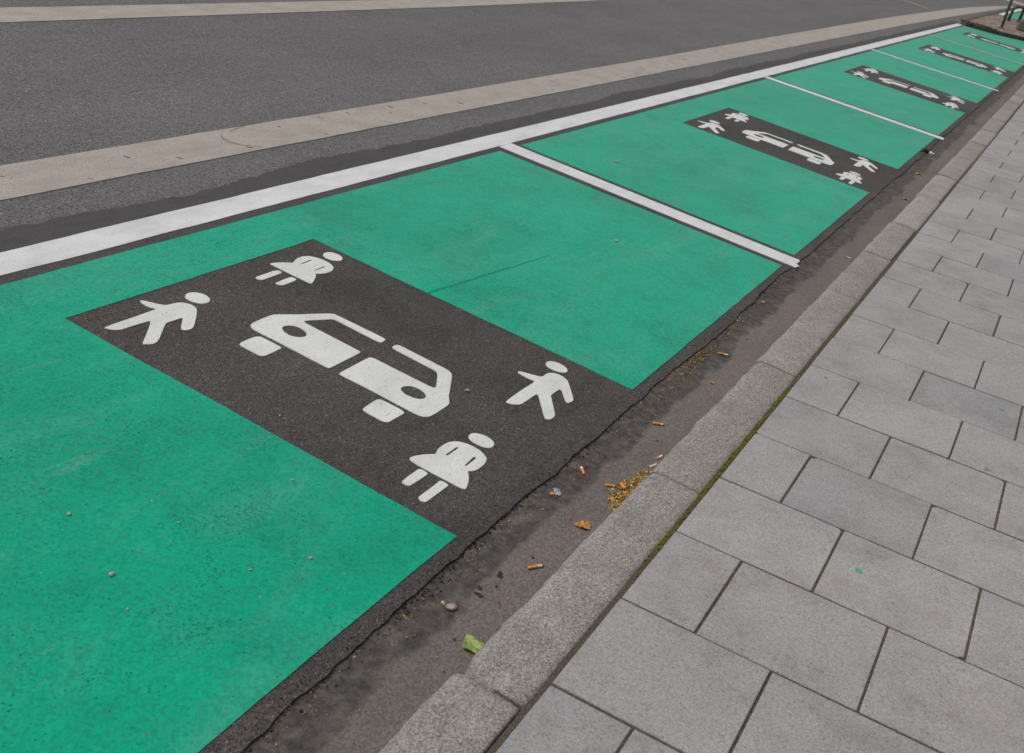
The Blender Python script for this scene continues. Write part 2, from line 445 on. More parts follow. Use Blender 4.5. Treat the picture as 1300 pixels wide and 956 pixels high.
def make_joint():
    N = Nodes('sandy slab joint')
    col = N.ramp(N.noise(210, 3, 0.7), [(0.3, srgb(58, 53, 50)), (0.5, srgb(82, 75, 68)), (0.66, srgb(112, 101, 88)), (0.78, srgb(156, 140, 118))])
    moss = N.step(N.noise(7.0, 3, 0.6), 0.55, 0.68)
    col = N.mix(N.math('MULTIPLY', moss, 0.55), col, srgb(84, 84, 40))
    return N.done(col, 0.95, 0.1, N.bump(N.noise(240, 3, 0.7), 0.8, 0.004))
M_joint = make_joint()

def make_green():
    N = Nodes('green road paint')
    base = N.ramp(N.noise(0.75, 4, 0.6), [(0.32, srgb(0, 148, 116)), (0.55, srgb(0, 158, 126)), (0.75, srgb(0, 161, 130))])
    # dusty, tyre-rubbed swirls
    sw = N.noise(2.2, 7, 0.68, vec=N.map((0.55, 1.7, 1), rot=(0, 0, 0.12)), dist=1.1)
    base = N.mix(N.math('MULTIPLY', N.step(sw, 0.48, 0.76), 0.42), base, srgb(90, 156, 138))
    sc = N.noise(8.0, 6, 0.72, vec=N.map((0.20, 2.4, 1), rot=(0, 0, -0.25)), dist=0.7)
    base = N.mix(N.math('MULTIPLY', N.math('MULTIPLY', N.step(sc, 0.58, 0.80), N.step(N.noise(1.3, 4, 0.6, vec=N.map((1, 1, 1), (1, 8, 0))), 0.45, 0.6)), 0.5), base, srgb(128, 164, 148))
    base = N.mix(1.0, base, N.ramp(N.noise(3.6, 7, 0.72), [(0.28, 0.78), (0.50, 0.98), (0.75, 1.06)]), 'MULTIPLY')
    # hollows of the aggregate where the coat is thin
    where = N.step(N.noise(2.8, 6, 0.7, vec=N.map((1, 1, 1), (9, 4, 0))), 0.44, 0.66)
    cellp = N.chan(N.vor(165, vec=N.map((1, 1, 1), (3, 5, 0))), 0)
    clump = N.step(N.noise(13, 4, 0.65, vec=N.map((1, 1, 1), (6, 2, 0))), 0.48, 0.68)
    hole = N.math('MULTIPLY', N.step(N.math('ADD', cellp, N.math('MULTIPLY', N.math('MULTIPLY', where, clump), 0.40)), 0.97, 1.02), N.math('SUBTRACT', 1.0, N.step(N.vor(165, 'Distance', vec=N.map((1, 1, 1), (3, 5, 0))), 0.30, 0.52)))
    base = N.mix(N.math('MULTIPLY', hole, 0.85), base, srgb(10, 70, 60))
    grain = N.noise(150, 3, 0.62)
    base = N.mix(N.math('MULTIPLY', N.math('MULTIPLY', N.step(grain, 0.53, 0.64), where), 0.7), base, srgb(4, 96, 80))
    base = N.mix(N.math('MULTIPLY', N.step(N.noise(60, 4, 0.65), 0.50, 0.74), 0.30), base, srgb(6, 116, 95))
    agg = N.chan(N.vor(125, vec=N.map((1, 1, 1), (8, 1, 0))), 1)          # the coarse stones read through the coat
    base = N.mix(1.0, base, N.ramp(agg, [(0.0, 0.84), (0.5, 1.0), (1.0, 1.08)]), 'MULTIPLY')
    wearz = N.math('MULTIPLY', N.step(N.noise(46, 4, 0.7, vec=N.map((0.7, 1, 1))), 0.58, 0.72), N.step(N.noise(2.2, 5, 0.7, vec=N.map((1, 1, 1), (3, 9, 0))), 0.46, 0.66))
    base = N.mix(N.math('MULTIPLY', wearz, 0.45), base, srgb(92, 120, 100))
    # bare stones poking through, rusty or pale
    cell = N.vor(92)
    dot = N.math('MULTIPLY', N.step(N.chan(cell, 0), 0.955, 0.965), N.math('SUBTRACT', 1.0, N.step(N.vor(92, 'Distance'), 0.22, 0.40)))
    stone = N.ramp(N.chan(cell, 2), [(0.0, srgb(96, 106, 84)), (0.5, srgb(84, 128, 108)), (1.0, srgb(140, 160, 140))])
    base = N.mix(N.math('MULTIPLY', dot, N.step(N.noise(2.0, 4, 0.6, vec=N.map((1, 1, 1), (2, 7, 0))), 0.40, 0.60)), base, stone)
    # rubber smears
    sm = N.math('MULTIPLY', N.step(N.noise(15.0, 4, 0.62, vec=N.map((1.0, 0.55, 1), (5, 1, 0), (0, 0, 0.4))), 0.655, 0.74), 0.55)
    base = N.mix(sm, base, srgb(60, 98, 72))
    fz = N.noise(26, 6, 0.75)
    base = N.mix(N.math('MULTIPLY', N.step(fz, 0.52, 0.72), 0.20), base, srgb(52, 118, 96))
    nrm = N.bump(N.vor(120, 'Distance'), 0.22, 0.004)
    nrm = N.bump(N.noise(40, 4, 0.6), 0.25, 0.004, nrm)
    N.b.inputs['Sheen Weight'].default_value = 0.17         # dust-like sheen, standing in for sky glare on paint seen at grazing angles
    N.b.inputs['Sheen Roughness'].default_value = 0.45
    N.b.inputs['Sheen Tint'].default_value = (0.95, 0.93, 0.94, 1)
    rough = N.ramp(N.noise(3.0, 3), [(0.3, 0.50), (0.7, 0.66)])
    return N.done(base, rough, 0.07, nrm)
M_green = make_green()

def make_white(name, c0, c1, chip, grime, wear=0.70):
    N = Nodes(name)
    base = N.ramp(N.noise(9, 5, 0.65, vec=N.map((0.5, 1, 1))), [(0.3, c0), (0.6, c1)])
    st = N.noise(36, 4, 0.7, vec=N.map((0.35, 1.3, 1)))
    base = N.mix(N.math('MULTIPLY', N.step(st, 0.52, 0.80), 0.35), base, grime)
    hole = N.step(N.noise(150, 3, 0.6), wear - 0.045, wear)
    big = N.step(N.noise(16, 4, 0.6, vec=N.map((1.0, 1.6, 1))), 0.725, 0.76)
    base = N.mix(N.math('MULTIPLY', hole, 0.7), base, chip)
    base = N.mix(N.math('MULTIPLY', big, 0.75), base, chip)
    nrm = N.bump(N.vor(130, 'Distance'), 0.25, 0.004)
    return N.done(base, 0.62, 0.35, nrm)
M_white = make_white('white line paint', srgb(190, 190, 191), srgb(209, 209, 209), srgb(116, 112, 110), srgb(170, 166, 163))
M_symbol = make_white('white stencil paint', srgb(195, 197, 195), srgb(209, 211, 209), srgb(112, 108, 105), srgb(186, 182, 174), 0.675)
M_tan = make_white('old beige line paint', srgb(146, 138, 130), srgb(166, 157, 148), srgb(104, 98, 94), srgb(126, 118, 111), 0.62)
M_faded = make_white('faded beige divider paint', srgb(164, 158, 150), srgb(182, 176, 168), srgb(126, 132, 118), srgb(146, 142, 130), 0.64)

def make_chalk():
    N = Nodes('worn yellow chalk')
    f = N.step(N.noise(70, 4, 0.7), 0.46, 0.62)
    col = N.mix(N.math('MULTIPLY', f, 0.6), srgb(66, 61, 60), srgb(118, 106, 58))
    return N.done(col, 0.9, 0.1)
M_chalk = make_chalk()

def plain(name, c0, c1, scale=60, rough=0.7, spec=0.3, bump=0.2):
    N = Nodes(name)
    col = N.ramp(N.noise(scale, 4, 0.65), [(0.3, c0), (0.7, c1)])
    return N.done(col, rough, spec, N.bump(N.noise(scale * 3, 3), bump, 0.002))

# ------------------------------------------------------------------ the setting: road and parking strip
def quad_sheet(name, pts, z, mat):
    bm = bmesh.new()
    bm.faces.new([bm.verts.new((x, y, z)) for x, y in pts])
    return obj(name, bm, mat)

M_earth = plain('dusty earth', srgb(90, 84, 76), srgb(112, 104, 94), 2.0, 0.95, 0.1)
tag(quad_sheet('ground', [(-400, -400), (600, -400), (600, 600), (-400, 600)], -0.06, M_earth), kind='structure')
tag(quad_sheet('road', [(-60, 2.55), (220, 2.55), (220, 14), (-60, 14)], -0.005, M_road), kind='structure')

def edge_line(x0, x1, y, amp, f1, f2, step, seed):
    """a ragged edge running along the kerb"""
    pts, x = [], x0
    while x < x1:
        st = step if -1 < x < 12 else step * 4
        d = amp * mnoise.noise((x * f1, seed, 0)) + amp * 0.45 * mnoise.noise((x * f2, seed, 3)) + amp * 0.22 * mnoise.noise((x * f2 * 3.7, seed, 9))
        pts.append((x, y + d))
        x += st
    pts.append((x1, y))
    return pts

inner = edge_line(-3, 27.6, 0.798, 0.022, 1.1, 6.0, 0.012, 4.0)
outer_edge = edge_line(-3, 26.4, 2.748, 0.045, 1.1, 9.0, 0.012, 8.0)
tag(plate('parking_strip', [inner + outer_edge[::-1]], -0.03, 0.0, M_strip), kind='structure')
inner2 = edge_line(33.4, 60, 0.80, 0.02, 1.1, 6.0, 0.05, 14.0)
outer2 = edge_line(33.4, 60, 2.74, 0.03, 1.0, 5.0, 0.08, 18.0)
tag(plate('parking_strip', [inner2 + outer2[::-1]], -0.03, 0.0, M_strip), kind='structure')

# gutter channel: a gently dished sheet below the asphalt edge
bm = bmesh.new()
rows = []
ys = [0.50, 0.56, 0.60, 0.65, 0.70, 0.75, 0.78, 0.81, 0.85]
xs = [i * 0.1 for i in range(-30, 121)] + [12.5 + 0.5 * i for i in range(0, 100)]
for x in xs:
    rows.append([bm.verts.new((x, y, -0.0075 + 0.004 * (abs(y - 0.68) / 0.12) ** 2 * (1 if y < 0.68 else 0.4) + 0.003 * mnoise.noise((x * 1.6, y * 8, 0)))) for y in ys])
for a, b in zip(rows, rows[1:]):
    for k in range(len(ys) - 1):
        bm.faces.new((a[k], b[k], b[k + 1], a[k + 1]))
tag(obj('gutter', bm, M_gutter, smooth=True), kind='structure')

# crumbling asphalt edge: loose aggregate bound in the tar along the crack
def rubble():
    bm = bmesh.new()
    s = random.Random(3)
    for i in range(2600):
        x = 1.0 + 4.0 * s.random() ** 1.8 if i < 2400 else s.uniform(5, 12)
        y = 0.802 + s.gauss(0.0, 0.010 if x > 2 else 0.017)
        r = s.uniform(0.0015, 0.005)
        add_blob(bm, (x, y, (-0.003 if y > 0.8 else -0.007) + s.uniform(-0.003, 0.002)), r, 0.7, i, 0.4, 1)
    return bm
tag(obj('asphalt_crumbs', rubble(), asphalt('crumbled asphalt', srgb(34, 31, 30), srgb(58, 53, 50), srgb(110, 98, 82), 90, 0.3, 0.08)), kind='stuff', label='dark asphalt crumbs along the broken edge beside the gutter', cat='rubble')

# ------------------------------------------------------------------ kerb
PAVE_Y, PAVE_Z, SLOPE = 0.412, 0.080, 0.060
stones = [-2.7, -1.6, -0.5, 0.56, 1.64, 2.72, 3.80, 4.93, 5.78, 6.60, 7.55, 8.50, 9.50]
while stones[-1] < 60:
    stones.append(stones[-1] + random.choice((0.95, 1.0, 1.1)))
bm = bmesh.new()
lay = bm.faces.layers.float.new('tone')
for i, (a, b) in enumerate(zip(stones, stones[1:])):
    tone = random.random()
    x0, x1 = a + 0.003, b - 0.003
    st = 0.022 if b < 8 else (0.08 if b < 14 else 0.4)
    n = max(2, int((x1 - x0) / st))
    dy, dz = random.uniform(-0.004, 0.004), random.uniform(-0.002, 0.002)
    prof = [(0.585, -0.05), (0.578, 0.035), (0.574, 0.060), (0.566, 0.072), (0.556, 0.0785), (0.535, 0.080), (0.49, 0.081), (0.44, 0.080), (0.425, 0.0785), (0.420, 0.074), (0.420, -0.02)]
    prev, first = None, None
    for k in range(n + 1):
        x = x0 + (x1 - x0) * k / n
        end = 0.004 if k in (0, n) else 0.0
        ring = []
        for j, (y, z) in enumerate(prof):
            e = 0.006 * mnoise.noise((x * 9, j * 0.35, i)) + 0.004 * mnoise.noise((x * 31, j * 0.5, i + 4)) if 1 <= j <= 5 else 0.0015 * mnoise.noise((x * 12, j, i))
            zz = 0.0018 * mnoise.noise((x * 14, y * 14, i)) if 2 <= j <= 8 else 0
            if i == 4 and j <= 5:                     # the corner broken off the second stone
                e -= 0.05 * max(0.0, 1 - (x - x0) / 0.05)
                zz -= 0.03 * max(0.0, 1 - (x - x0) / 0.05)
            ring.append(bm.verts.new((x, y + e + dy, z + zz + dz - (end if 2 <= j <= 9 else 0))))
        if prev:
            for j in range(len(prof) - 1):
                f = bm.faces.new((prev[j], prev[j + 1], ring[j + 1], ring[j]))
                f[lay] = tone
                f.smooth = True
        else:
            first = ring
        prev = ring
    bm.faces.new(first[::-1])[lay] = tone
    bm.faces.new(prev)[lay] = tone
bmesh.ops.recalc_face_normals(bm, faces=bm.faces)
tag(obj('kerb', bm, M_kerb), kind='structure')

# ------------------------------------------------------------------ pavement of square slabs in half bond, rising away from the kerb
def pz(y):
    return PAVE_Z + SLOPE * (PAVE_Y - y)

def make_pavement():
    bm = bmesh.new()
    lay = bm.faces.layers.float.new('tone')
    s = random.Random(11)
    pitch_x, pitch_y = 0.3708, 0.3715
    for c in range(-10, 140):
        xa = 2.480 + pitch_x * c
        xb = xa + pitch_x
        y_hi = 0.4065
        off = 0.041 if c % 2 == 0 else 0.222
        edges = [y_hi] + [off - pitch_y * k for k in range(0, 16)]
        for ya, yb in zip(edges, edges[1:]):
            tone = min(1, max(0, s.gauss(0.5, 0.19)))
            gx, gy = s.uniform(0.0030, 0.0046), s.uniform(0.0022, 0.0044)
            x0, x1 = xa + gx, xb - gx
            y1, y0 = (ya - gy if ya != y_hi else ya - s.uniform(0, 0.003)), yb + gy
            dz = s.gauss(0, 0.0006)
            tx, ty = s.gauss(0, 0.0016), s.gauss(0, 0.0016)
            def Z(x, y, d=0.0):
                return pz(y) + dz + tx * (x - xa) + ty * (y - ya) - d
            ch = 0.0022
            near = -1 < c < 30
            cut = (lambda: s.uniform(0.001, 0.004) if s.random() > 0.12 else s.uniform(0.008, 0.018)) if near else (lambda: 0.002)
            c1, c2, c3, c4 = cut(), cut(), cut(), cut()
            out = [(x0 + c1, y0), (x1 - c2, y0), (x1, y0 + c2), (x1, y1 - c3), (x1 - c3, y1), (x0 + c4, y1), (x0, y1 - c4), (x0, y0 + c1)]
            cx, cy = (x0 + x1) / 2, (y0 + y1) / 2
            inn = [(cx + (x - cx) * (1 - 2 * ch / (x1 - x0)), cy + (y - cy) * (1 - 2 * ch / (y1 - y0))) for x, y in out]
            top = [bm.verts.new((x, y, Z(x, y))) for x, y in inn]
            mid = [bm.verts.new((x, y, Z(x, y, 0.0018))) for x, y in out]
            low = [bm.verts.new((x, y, Z(x, y, 0.03))) for x, y in out]
            fs = [bm.faces.new(top)]
            for k in range(8):
                j = (k + 1) % 8
                fs.append(bm.faces.new((mid[k], mid[j], top[j], top[k])))
                fs.append(bm.faces.new((low[k], low[j], mid[j], mid[k])))
            for f in fs:
                f[lay] = tone
    return bm
pave = tag(obj('pavement', make_pavement(), M_slab), kind='structure')
bm = bmesh.new()
for x0, x1 in ((-2, 55),):
    vs = [bm.verts.new((x, y, pz(y) - d)) for x, y, d in ((x0, 0.4195, 0.0034), (x0, -5.4, 0.0030), (x1, -5.4, 0.0030), (x1, 0.4195, 0.0034))]
    bm.faces.new(vs)
bmesh.ops.recalc_face_normals(bm, faces=bm.faces)
tag(obj('pavement_bed', bm, M_joint), kind='structure')

# moss along the kerb joint
def make_moss():
    bm = bmesh.new()
    s = random.Random(21)
    def dens(x):
        d = max(0.0, 1 - abs(x - 3.1) / 0.95) + 0.9 * max(0, 1 - abs(x - 2.42) / 0.10) + 0.25 * max(0, 1 - abs(x - 4.6) / 0.9)
        return min(1.0, d * (0.75 + 0.9 * mnoise.noise((x * 9, 0, 0))))
    k = 0
    for i in range(9000):
        x = s.uniform(1.5, 7.0)
        if s.random() > dens(x):
            continue
        wide = 0.006 + 0.006 * dens(x)
        y = 0.4115 + s.gauss(0, wide * 0.55)
        z = 0.0765 + s.uniform(-0.004, 0.004) - 40 * (y - 0.4115) ** 2 * 0.4
        add_blob(bm, (x, y, z), s.uniform(0.0016, 0.0042), 0.75, i, 0.5, 1)
        k += 1
        if k > 2600:
            break
    for x, yr in ((2.856, (0.19, 0.40)), (2.482, (0.14, 0.40)), (3.23, (0.30, 0.40))):    # thin moss creeping into the slab joints
        for i in range(110):
            y = s.uniform(*yr)
            add_blob(bm, (x + s.gauss(0, 0.0012), y, pz(y) - 0.004), s.uniform(0.0012, 0.0024), 0.6, i, 0.4, 1)
    for i in range(60):
        y = 0.42 + s.random() ** 2 * 0.05
        add_blob(bm, (2.72 + s.gauss(0, 0.0015), y, 0.072), s.uniform(0.0015, 0.003), 0.6, i, 0.4, 1)
    return bm
M_moss = plain('olive moss', srgb(74, 78, 10), srgb(128, 124, 36), 160, 0.95, 0.1, 0.8)
tag(obj('moss', make_moss(), M_moss), kind='stuff', label='olive green moss filling the joint between kerb and slabs', cat='moss')

# sandy grit in the open joints
def make_grit():
    bm = bmesh.new()
    s = random.Random(31)
    for i in range(2600):
        x = 1.2 + 3.5 * s.random() ** 1.3
        y = 0.412 + s.gauss(0, 0.004)
        add_blob(bm, (x, y, 0.0735 + s.uniform(-0.002, 0.002)), s.uniform(0.001, 0.0028), 0.7, i, 0.4, 1)
    for c in range(-2, 8):
        xa = 2.480 + 0.3708 * c
        off = 0.041 if c % 2 == 0 else 0.222
        for k in range(0, 3):
            y = off - 0.3715 * k
            for i in range(60):
                x = xa + 0.3708 * s.random()
                add_blob(bm, (x, y + s.gauss(0, 0.0016), pz(y) - 0.0030), s.uniform(0.0006, 0.0016), 0.7, i, 0.4, 1)
    return bm
tag(obj('joint_grit', make_grit(), plain('pale joint grit', srgb(70, 62, 52), srgb(150, 132, 108), 220, 0.95, 0.1)), kind='stuff', label='pale sandy grit lying in the slab joints', cat='grit')

# splashes of road paint on the slabs
M_splash = plain('green paint splash', srgb(20, 150, 122), srgb(60, 165, 140), 120, 0.6, 0.4)
for x, y, r, asp, rz in ((2.670, -0.038, 0.011, 0.55, 0.9), (3.888, 0.333, 0.011, 0.45, 0.3), (4.215, -0.262, 0.010, 0.4, 1.2), (3.652, -0.225, 0.007, 0.4, 0.6)):
    s = random.Random(int(x * 1000))
    pts = []
    for k in range(18):
        t = 6.2832 * k / 18
        rr = r * (1 + s.uniform(-0.25, 0.25))
        px, py = rr * math.cos(t), rr * asp * math.sin(t)
        pts.append((px * math.cos(rz) - py * math.sin(rz), px * math.sin(rz) + py * math.cos(rz)))
    o = plate('paint_splash', [smooth_loop(pts, 1)], -0.003, 0.0012, M_splash, pave)
    o.location = (x, y, pz(y) + 0.0012)
    o.rotation_euler = (-math.atan(SLOPE), 0, 0)

# ------------------------------------------------------------------ painted lines
Z1, Z2, Z3 = 0.0022, 0.0005, 0.0026       # paint on the strip; panel sheet; stencils on the panel
tan_pts = [(-20, 2.955), (9, 2.958), (15, 2.972), (21.6, 2.975), (26.8, 2.955), (30.9, 2.915), (37.4, 2.85), (40.4, 2.82), (44, 2.66),
           (44, 2.80), (40.6, 3.02), (37.9, 3.14), (34, 3.27), (29.6, 3.34), (24, 3.37), (19.9, 3.36), (12.7, 3.29), (9.9, 3.245), (5, 3.212), (-20, 3.200)]
tan = tag(plate('lane_line', [wobble(tan_pts, 0.15, 0.004, seed=1)], -0.006, -0.0015, M_tan),
          'wide worn beige line along the road next to the dark asphalt strip', 'road marking', 'beige lines on the road')
tag(plate('lane_line', [wobble([(-20, 4.782), (8.6, 4.788), (11.9, 4.835), (16, 4.90), (16, 5.06), (8.6, 5.01), (4.2, 5.022), (-20, 5.022)], 0.15, 0.004, seed=2)], -0.006, -0.0015, M_tan),
    'beige lane line farther out on the road, at the top left of the photo', 'road marking', 'beige lines on the road')
tag(plate('turn_line', [wobble([(28.02, 4.36), (28.22, 4.08), (28.06, 3.54), (28.16, 3.54), (28.36, 4.10), (28.14, 4.37)], 0.1, 0.004, seed=3)], -0.006, -0.0015, M_tan),
    'short thin faded line on the far road beyond the wide beige line', 'road marking')
tag(plate('cross_line', [wobble([(46.2, 2.2), (48.2, 2.2), (49.4, 3.9), (47.2, 3.9)], 0.2, 0.01, seed=4)], -0.006, -0.0015, M_tan),
    'pale marking across the road at the far top right corner', 'road marking')
# tyre scuffs on the near beige line
M_rubber = plain('rubber scuff', srgb(112, 106, 102), srgb(156, 146, 137), 60, 0.9, 0.1)
for (cx, cy, rad, a0, a1, w) in ((4.02, 3.09, 0.215, 2.35, 4.25, 0.022), (4.07, 3.10, 0.20, 1.5, 2.5, 0.016)):
    n = 26
    A = [(cx + rad * math.cos(a0 + (a1 - a0) * k / n), cy + rad * 0.55 * math.sin(a0 + (a1 - a0) * k / n)) for k in range(n + 1)]
    B = [(cx + (rad - w * (0.15 + math.sin(math.pi * k / n))) * math.cos(a0 + (a1 - a0) * k / n), cy + (rad - w * (0.15 + math.sin(math.pi * k / n))) * 0.55 * math.sin(a0 + (a1 - a0) * k / n)) for k in range(n + 1)]
    plate('tyre_scuff', [A + B[::-1]], -0.0018, -0.0008, M_rubber, tan)
M_mark = plain('dark tar fleck', srgb(72, 68, 68), srgb(96, 90, 88), 90, 0.9, 0.1)
sr = random.Random(5)
for i in range(34):
    x = 2.6 + 9 * sr.random() ** 1.4
    y = sr.uniform(2.98, 3.18)
    L, w, an = sr.uniform(0.008, 0.024), sr.uniform(0.002, 0.006), sr.gauss(-1.05, 0.3)
    pts = []
    for k in range(12):
        t = 6.2832 * k / 12
        px, py = L * math.cos(t) * (1 + sr.uniform(-.2, .2)), w * math.sin(t) * (1 + sr.uniform(-.3, .3))
        pts.append((x + px * math.cos(an) - py * math.sin(an), y + px * math.sin(an) + py * math.cos(an)))
    plate('tar_fleck', [pts], -0.0018, -0.0008, M_mark, tan)

white_outline = [(-6, 2.4925), (5.283, 2.4925), (5.30, 2.4925), (26.08, 2.4925), (26.05, 2.60), (18, 2.622), (-6, 2.622)]
tag(plate('edge_line', [wobble(white_outline, 0.1, 0.003, seed=6)], -0.002, Z1, M_white),
    'long bright white line bordering the green bays on the road side', 'road marking', 'white edge lines of the bays')
tag(plate('edge_line', [wobble([(33.5, 2.45), (52, 2.45), (52, 2.58), (33.5, 2.58)], 0.2, 0.003, seed=7)], -0.002, Z1, M_white),
    'white edge line of the green bay beyond the cobbled island', 'road marking', 'white edge lines of the bays')

div_x = (5.355, 10.59, 15.83, 21.10)
div_w = (0.140, 0.120, 0.105, 0.095)
div_label = ('nearest and widest white divider between bays, with a notched end by the gutter',
             'white divider behind the second dark panel of the row',
             'thin white divider ending between the third and fourth dark panels',
             'thin faded divider before the last bay, turning brownish towards the kerb')
for i, (x, w, lab) in enumerate(zip(div_x, div_w, div_label)):
    h = w / 2
    end = [(x - h, 0.785), (x - h * 0.35, 0.777), (x - h * 0.1, 0.798), (x + h * 0.3, 0.795), (x + h, 0.800)] if i == 0 else [(x - h, 0.775), (x + h, 0.785)]
    pts = end + [(x + h, 2.487), (x - h, 2.487)]
    tag(plate('bay_divider', [wobble(pts, 0.1, 0.0025, seed=20 + i)], -0.002, Z1, M_faded if i == 3 else M_white), lab, 'road marking', 'white dividers between the bays')

# ------------------------------------------------------------------ the five parking bays
bay_start = (0.20, 5.472, 10.70, 15.93, 21.19)
bay_end = (5.230, 10.495, 15.74, 21.02, None)
panel_x0 = (2.115, 7.440, 12.715, 17.96, 23.46)
panel_x1 = (3.283, 8.535, 13.86, 19.13, 24.45)
bay_label = ('nearest green parking bay with the largest dark panel of white car and people symbols',
             'second green parking bay, behind the nearest white divider',
             'third green parking bay, its dark panel between two thin white dividers',
             'fourth green parking bay, with small symbols on its dark panel',
             'farthest green parking bay of the row, bordered by the cobbled island')
GY0, GY1, PY1 = 0.842, 2.445, 2.192

def green_outline(i):
    x0, x1, p0, p1 = bay_start[i], bay_end[i], panel_x0[i], panel_x1[i]
    if x1 is None:
        tail = [(27.40, GY0), (26.98, 1.27), (26.24, 1.875), (25.95, GY1)]
    else:
        tail = [(x1, GY0), (x1 - 0.012, GY1)]
    return [(x0, GY0), (p0, GY0), (p0, PY1), (p1, PY1 + 0.004), (p1, GY0)] + tail + [(x0 - 0.008, GY1)]

def widen(q, k):
    """a slit kept square-ended, a little wider"""
    ax = [(q[0][0] + q[1][0]) / 2, (q[0][1] + q[1][1]) / 2]
    bx = [(q[2][0] + q[3][0]) / 2, (q[2][1] + q[3][1]) / 2]
    return [(c[0] + (p[0] - c[0]) * k, c[1] + (p[1] - c[1]) * k) for p, c in zip(q, (ax, ax, bx, bx))]

def symbol(name, plates, parent):
    bm = bmesh.new()
    for loops in plates:
        add_plate(bm, [smooth_loop(l, 2) if len(l) > 4 else widen(l, 1.15) for l in loops], 0.0, Z3)
    return obj(name, bm, M_symbol, parent)

bays = []
for i in range(5):
    bay = tag(empty('parking_bay', (panel_x0[i], GY0, 0)), bay_label[i], 'parking bay', 'green parking bays in a row along the kerb')
    bays.append(bay)
    local = lambda p, i=i: (p[0] - panel_x0[i], p[1] - GY0)
    plate('green_paint', [[local(p) for p in wobble(green_outline(i), 0.08, 0.0022, seed=40 + i)]], -0.002, Z1, M_green, bay)
    W = panel_x1[i] - panel_x0[i]
    pn = plate('dark_panel', [[(-0.012, 0.0), (W + 0.012, 0.0), (W + 0.012, PY1 - GY0 + 0.012), (-0.012, PY1 - GY0 + 0.012)]], -0.002, Z2, M_strip, bay)
    if i == 0:
        loc = lambda k: [local(p) for p in TRACE[k]]
        kids = [symbol('boy_symbol', [[loc('boy1_body')], [loc('boy1_head')]], pn),
                symbol('girl_symbol', [[loc('girl1_dress'), loc('girl1_slit1'), loc('girl1_slit2')], [loc('girl1_leg1')], [loc('girl1_leg2')], [loc('girl1_head')]], pn),
                symbol('half_car_symbol', [[loc('car1_body'), loc('car1_hole')], [loc('car1_block')]], pn),
                symbol('half_car_symbol', [[loc('car2_body'), loc('car2_hole')], [loc('car2_block')]], pn),
                symbol('boy_symbol', [[loc('boy2_body')], [loc('boy2_head')]], pn),
                symbol('girl_symbol', [[loc('girl2_dress'), loc('girl2_slit1'), loc('girl2_slit2')], [loc('girl2_leg1')], [loc('girl2_leg2')], [loc('girl2_head')]], pn)]
        # the setter-out's yellow chalk ticks
        for (x, y, L, w, a) in ((2.21, 2.155, 0.11, 0.010, -0.15), (2.245, 2.03, 0.05, 0.007, 0.2), (3.20, 2.165, 0.12, 0.010, 0.1), (2.685, 1.535, 0.10, 0.013, 0.0),
                                (2.687, 1.05, 0.07, 0.008, 1.5), (3.21, 0.93, 0.07, 0.012, 0.5), (2.17, 0.935, 0.10, 0.008, 0.0), (2.83, 1.09, 0.05, 0.012, 1.2), (3.10, 1.10, 0.06, 0.006, 1.3)):
            s = random.Random(int(x * 991))
            ca, sa = math.cos(a), math.sin(a)
            A = [(-L / 2 + L * k / 6, w / 2 * s.uniform(0.3, 1.0)) for k in range(7)]
            B = [(-L / 2 + L * k / 6, -w / 2 * s.uniform(0.3, 1.0)) for k in range(7)]
            pts = [(x - panel_x0[0] + px * ca - py * sa, y - GY0 + px * sa + py * ca) for px, py in A + B[::-1]]
            plate('chalk_mark', [pts], 0.001, Z2 + 0.0008, M_chalk, pn)
    else:
        sx = W / (panel_x1[0] - panel_x0[0])
        for kd in kids:
            c = kd.copy()
            scene.collection.objects.link(c)
            c.parent = pn
            c.scale = (sx, 1, 1)
M_seam = plain('painted-over seam', srgb(14, 122, 99), srgb(34, 140, 114), 40, 0.7, 0.07)
a_, b_ = (3.286, 1.673), (4.10, 1.583)
A, B = [], []
for k in range(40):
    t = k / 39
    x, y = a_[0] + (b_[0] - a_[0]) * t, a_[1] + (b_[1] - a_[1]) * t + 0.004 * mnoise.noise((t * 8, 3, 0))
    w = 0.002 + 0.007 * (1 - t) * (0.7 + 0.6 * abs(mnoise.noise((t * 14, 7, 0))))
    A.append((x - panel_x0[0], y - GY0 + w)); B.append((x - panel_x0[0], y - GY0 - w))
plate('painted_seam', [A + B[::-1]], 0.002, Z1 + 0.0004, M_seam, bays[0].children[0] if bays[0].children[0].name.startswith('green') else bays[0])
far_bay = tag(empty('parking_bay', (33.6, GY0, 0)), 'green bay beyond the cobbled island, seen between the rail legs at the top right', 'parking bay', 'green parking bays in a row along the kerb')
plate('green_paint', [[(0, 0), (8, 0), (8, GY1 - GY0 - 0.06), (0, GY1 - GY0 - 0.06)]], -0.002, Z1, M_green, far_bay)

# ------------------------------------------------------------------ cobbled traffic island at the end of the row
def make_cobble():
    N = Nodes('brown cobbles')
    vec = N.map((7.5, 9.0, 1))
    col = N.ramp(N.chan(N.vor(1.0, vec=vec), 0), [(0.0, srgb(110, 98, 90)), (0.5, srgb(136, 122, 112)), (1.0, srgb(158, 144, 134))])
    d = N.vor(1.0, 'Distance', 'DISTANCE_TO_EDGE', vec=vec)
    col = N.mix(N.step(d, 0.10, 0.02), col, srgb(84, 74, 64))
    leaf = N.math('MULTIPLY', N.step(N.noise(26, 4, 0.6), 0.55, 0.66), N.step(N.noise(1.2, 3), 0.48, 0.6))
    col = N.mix(N.math('MULTIPLY', leaf, 0.7), col, srgb(140, 112, 70))
    return N.done(col, 0.85, 0.25, N.bump(d, 0.7, 0.02))
island_front = [(27.70, 0.588), (26.98, 1.27), (26.26, 1.875), (25.98, 2.44), (26.15, 2.56)]
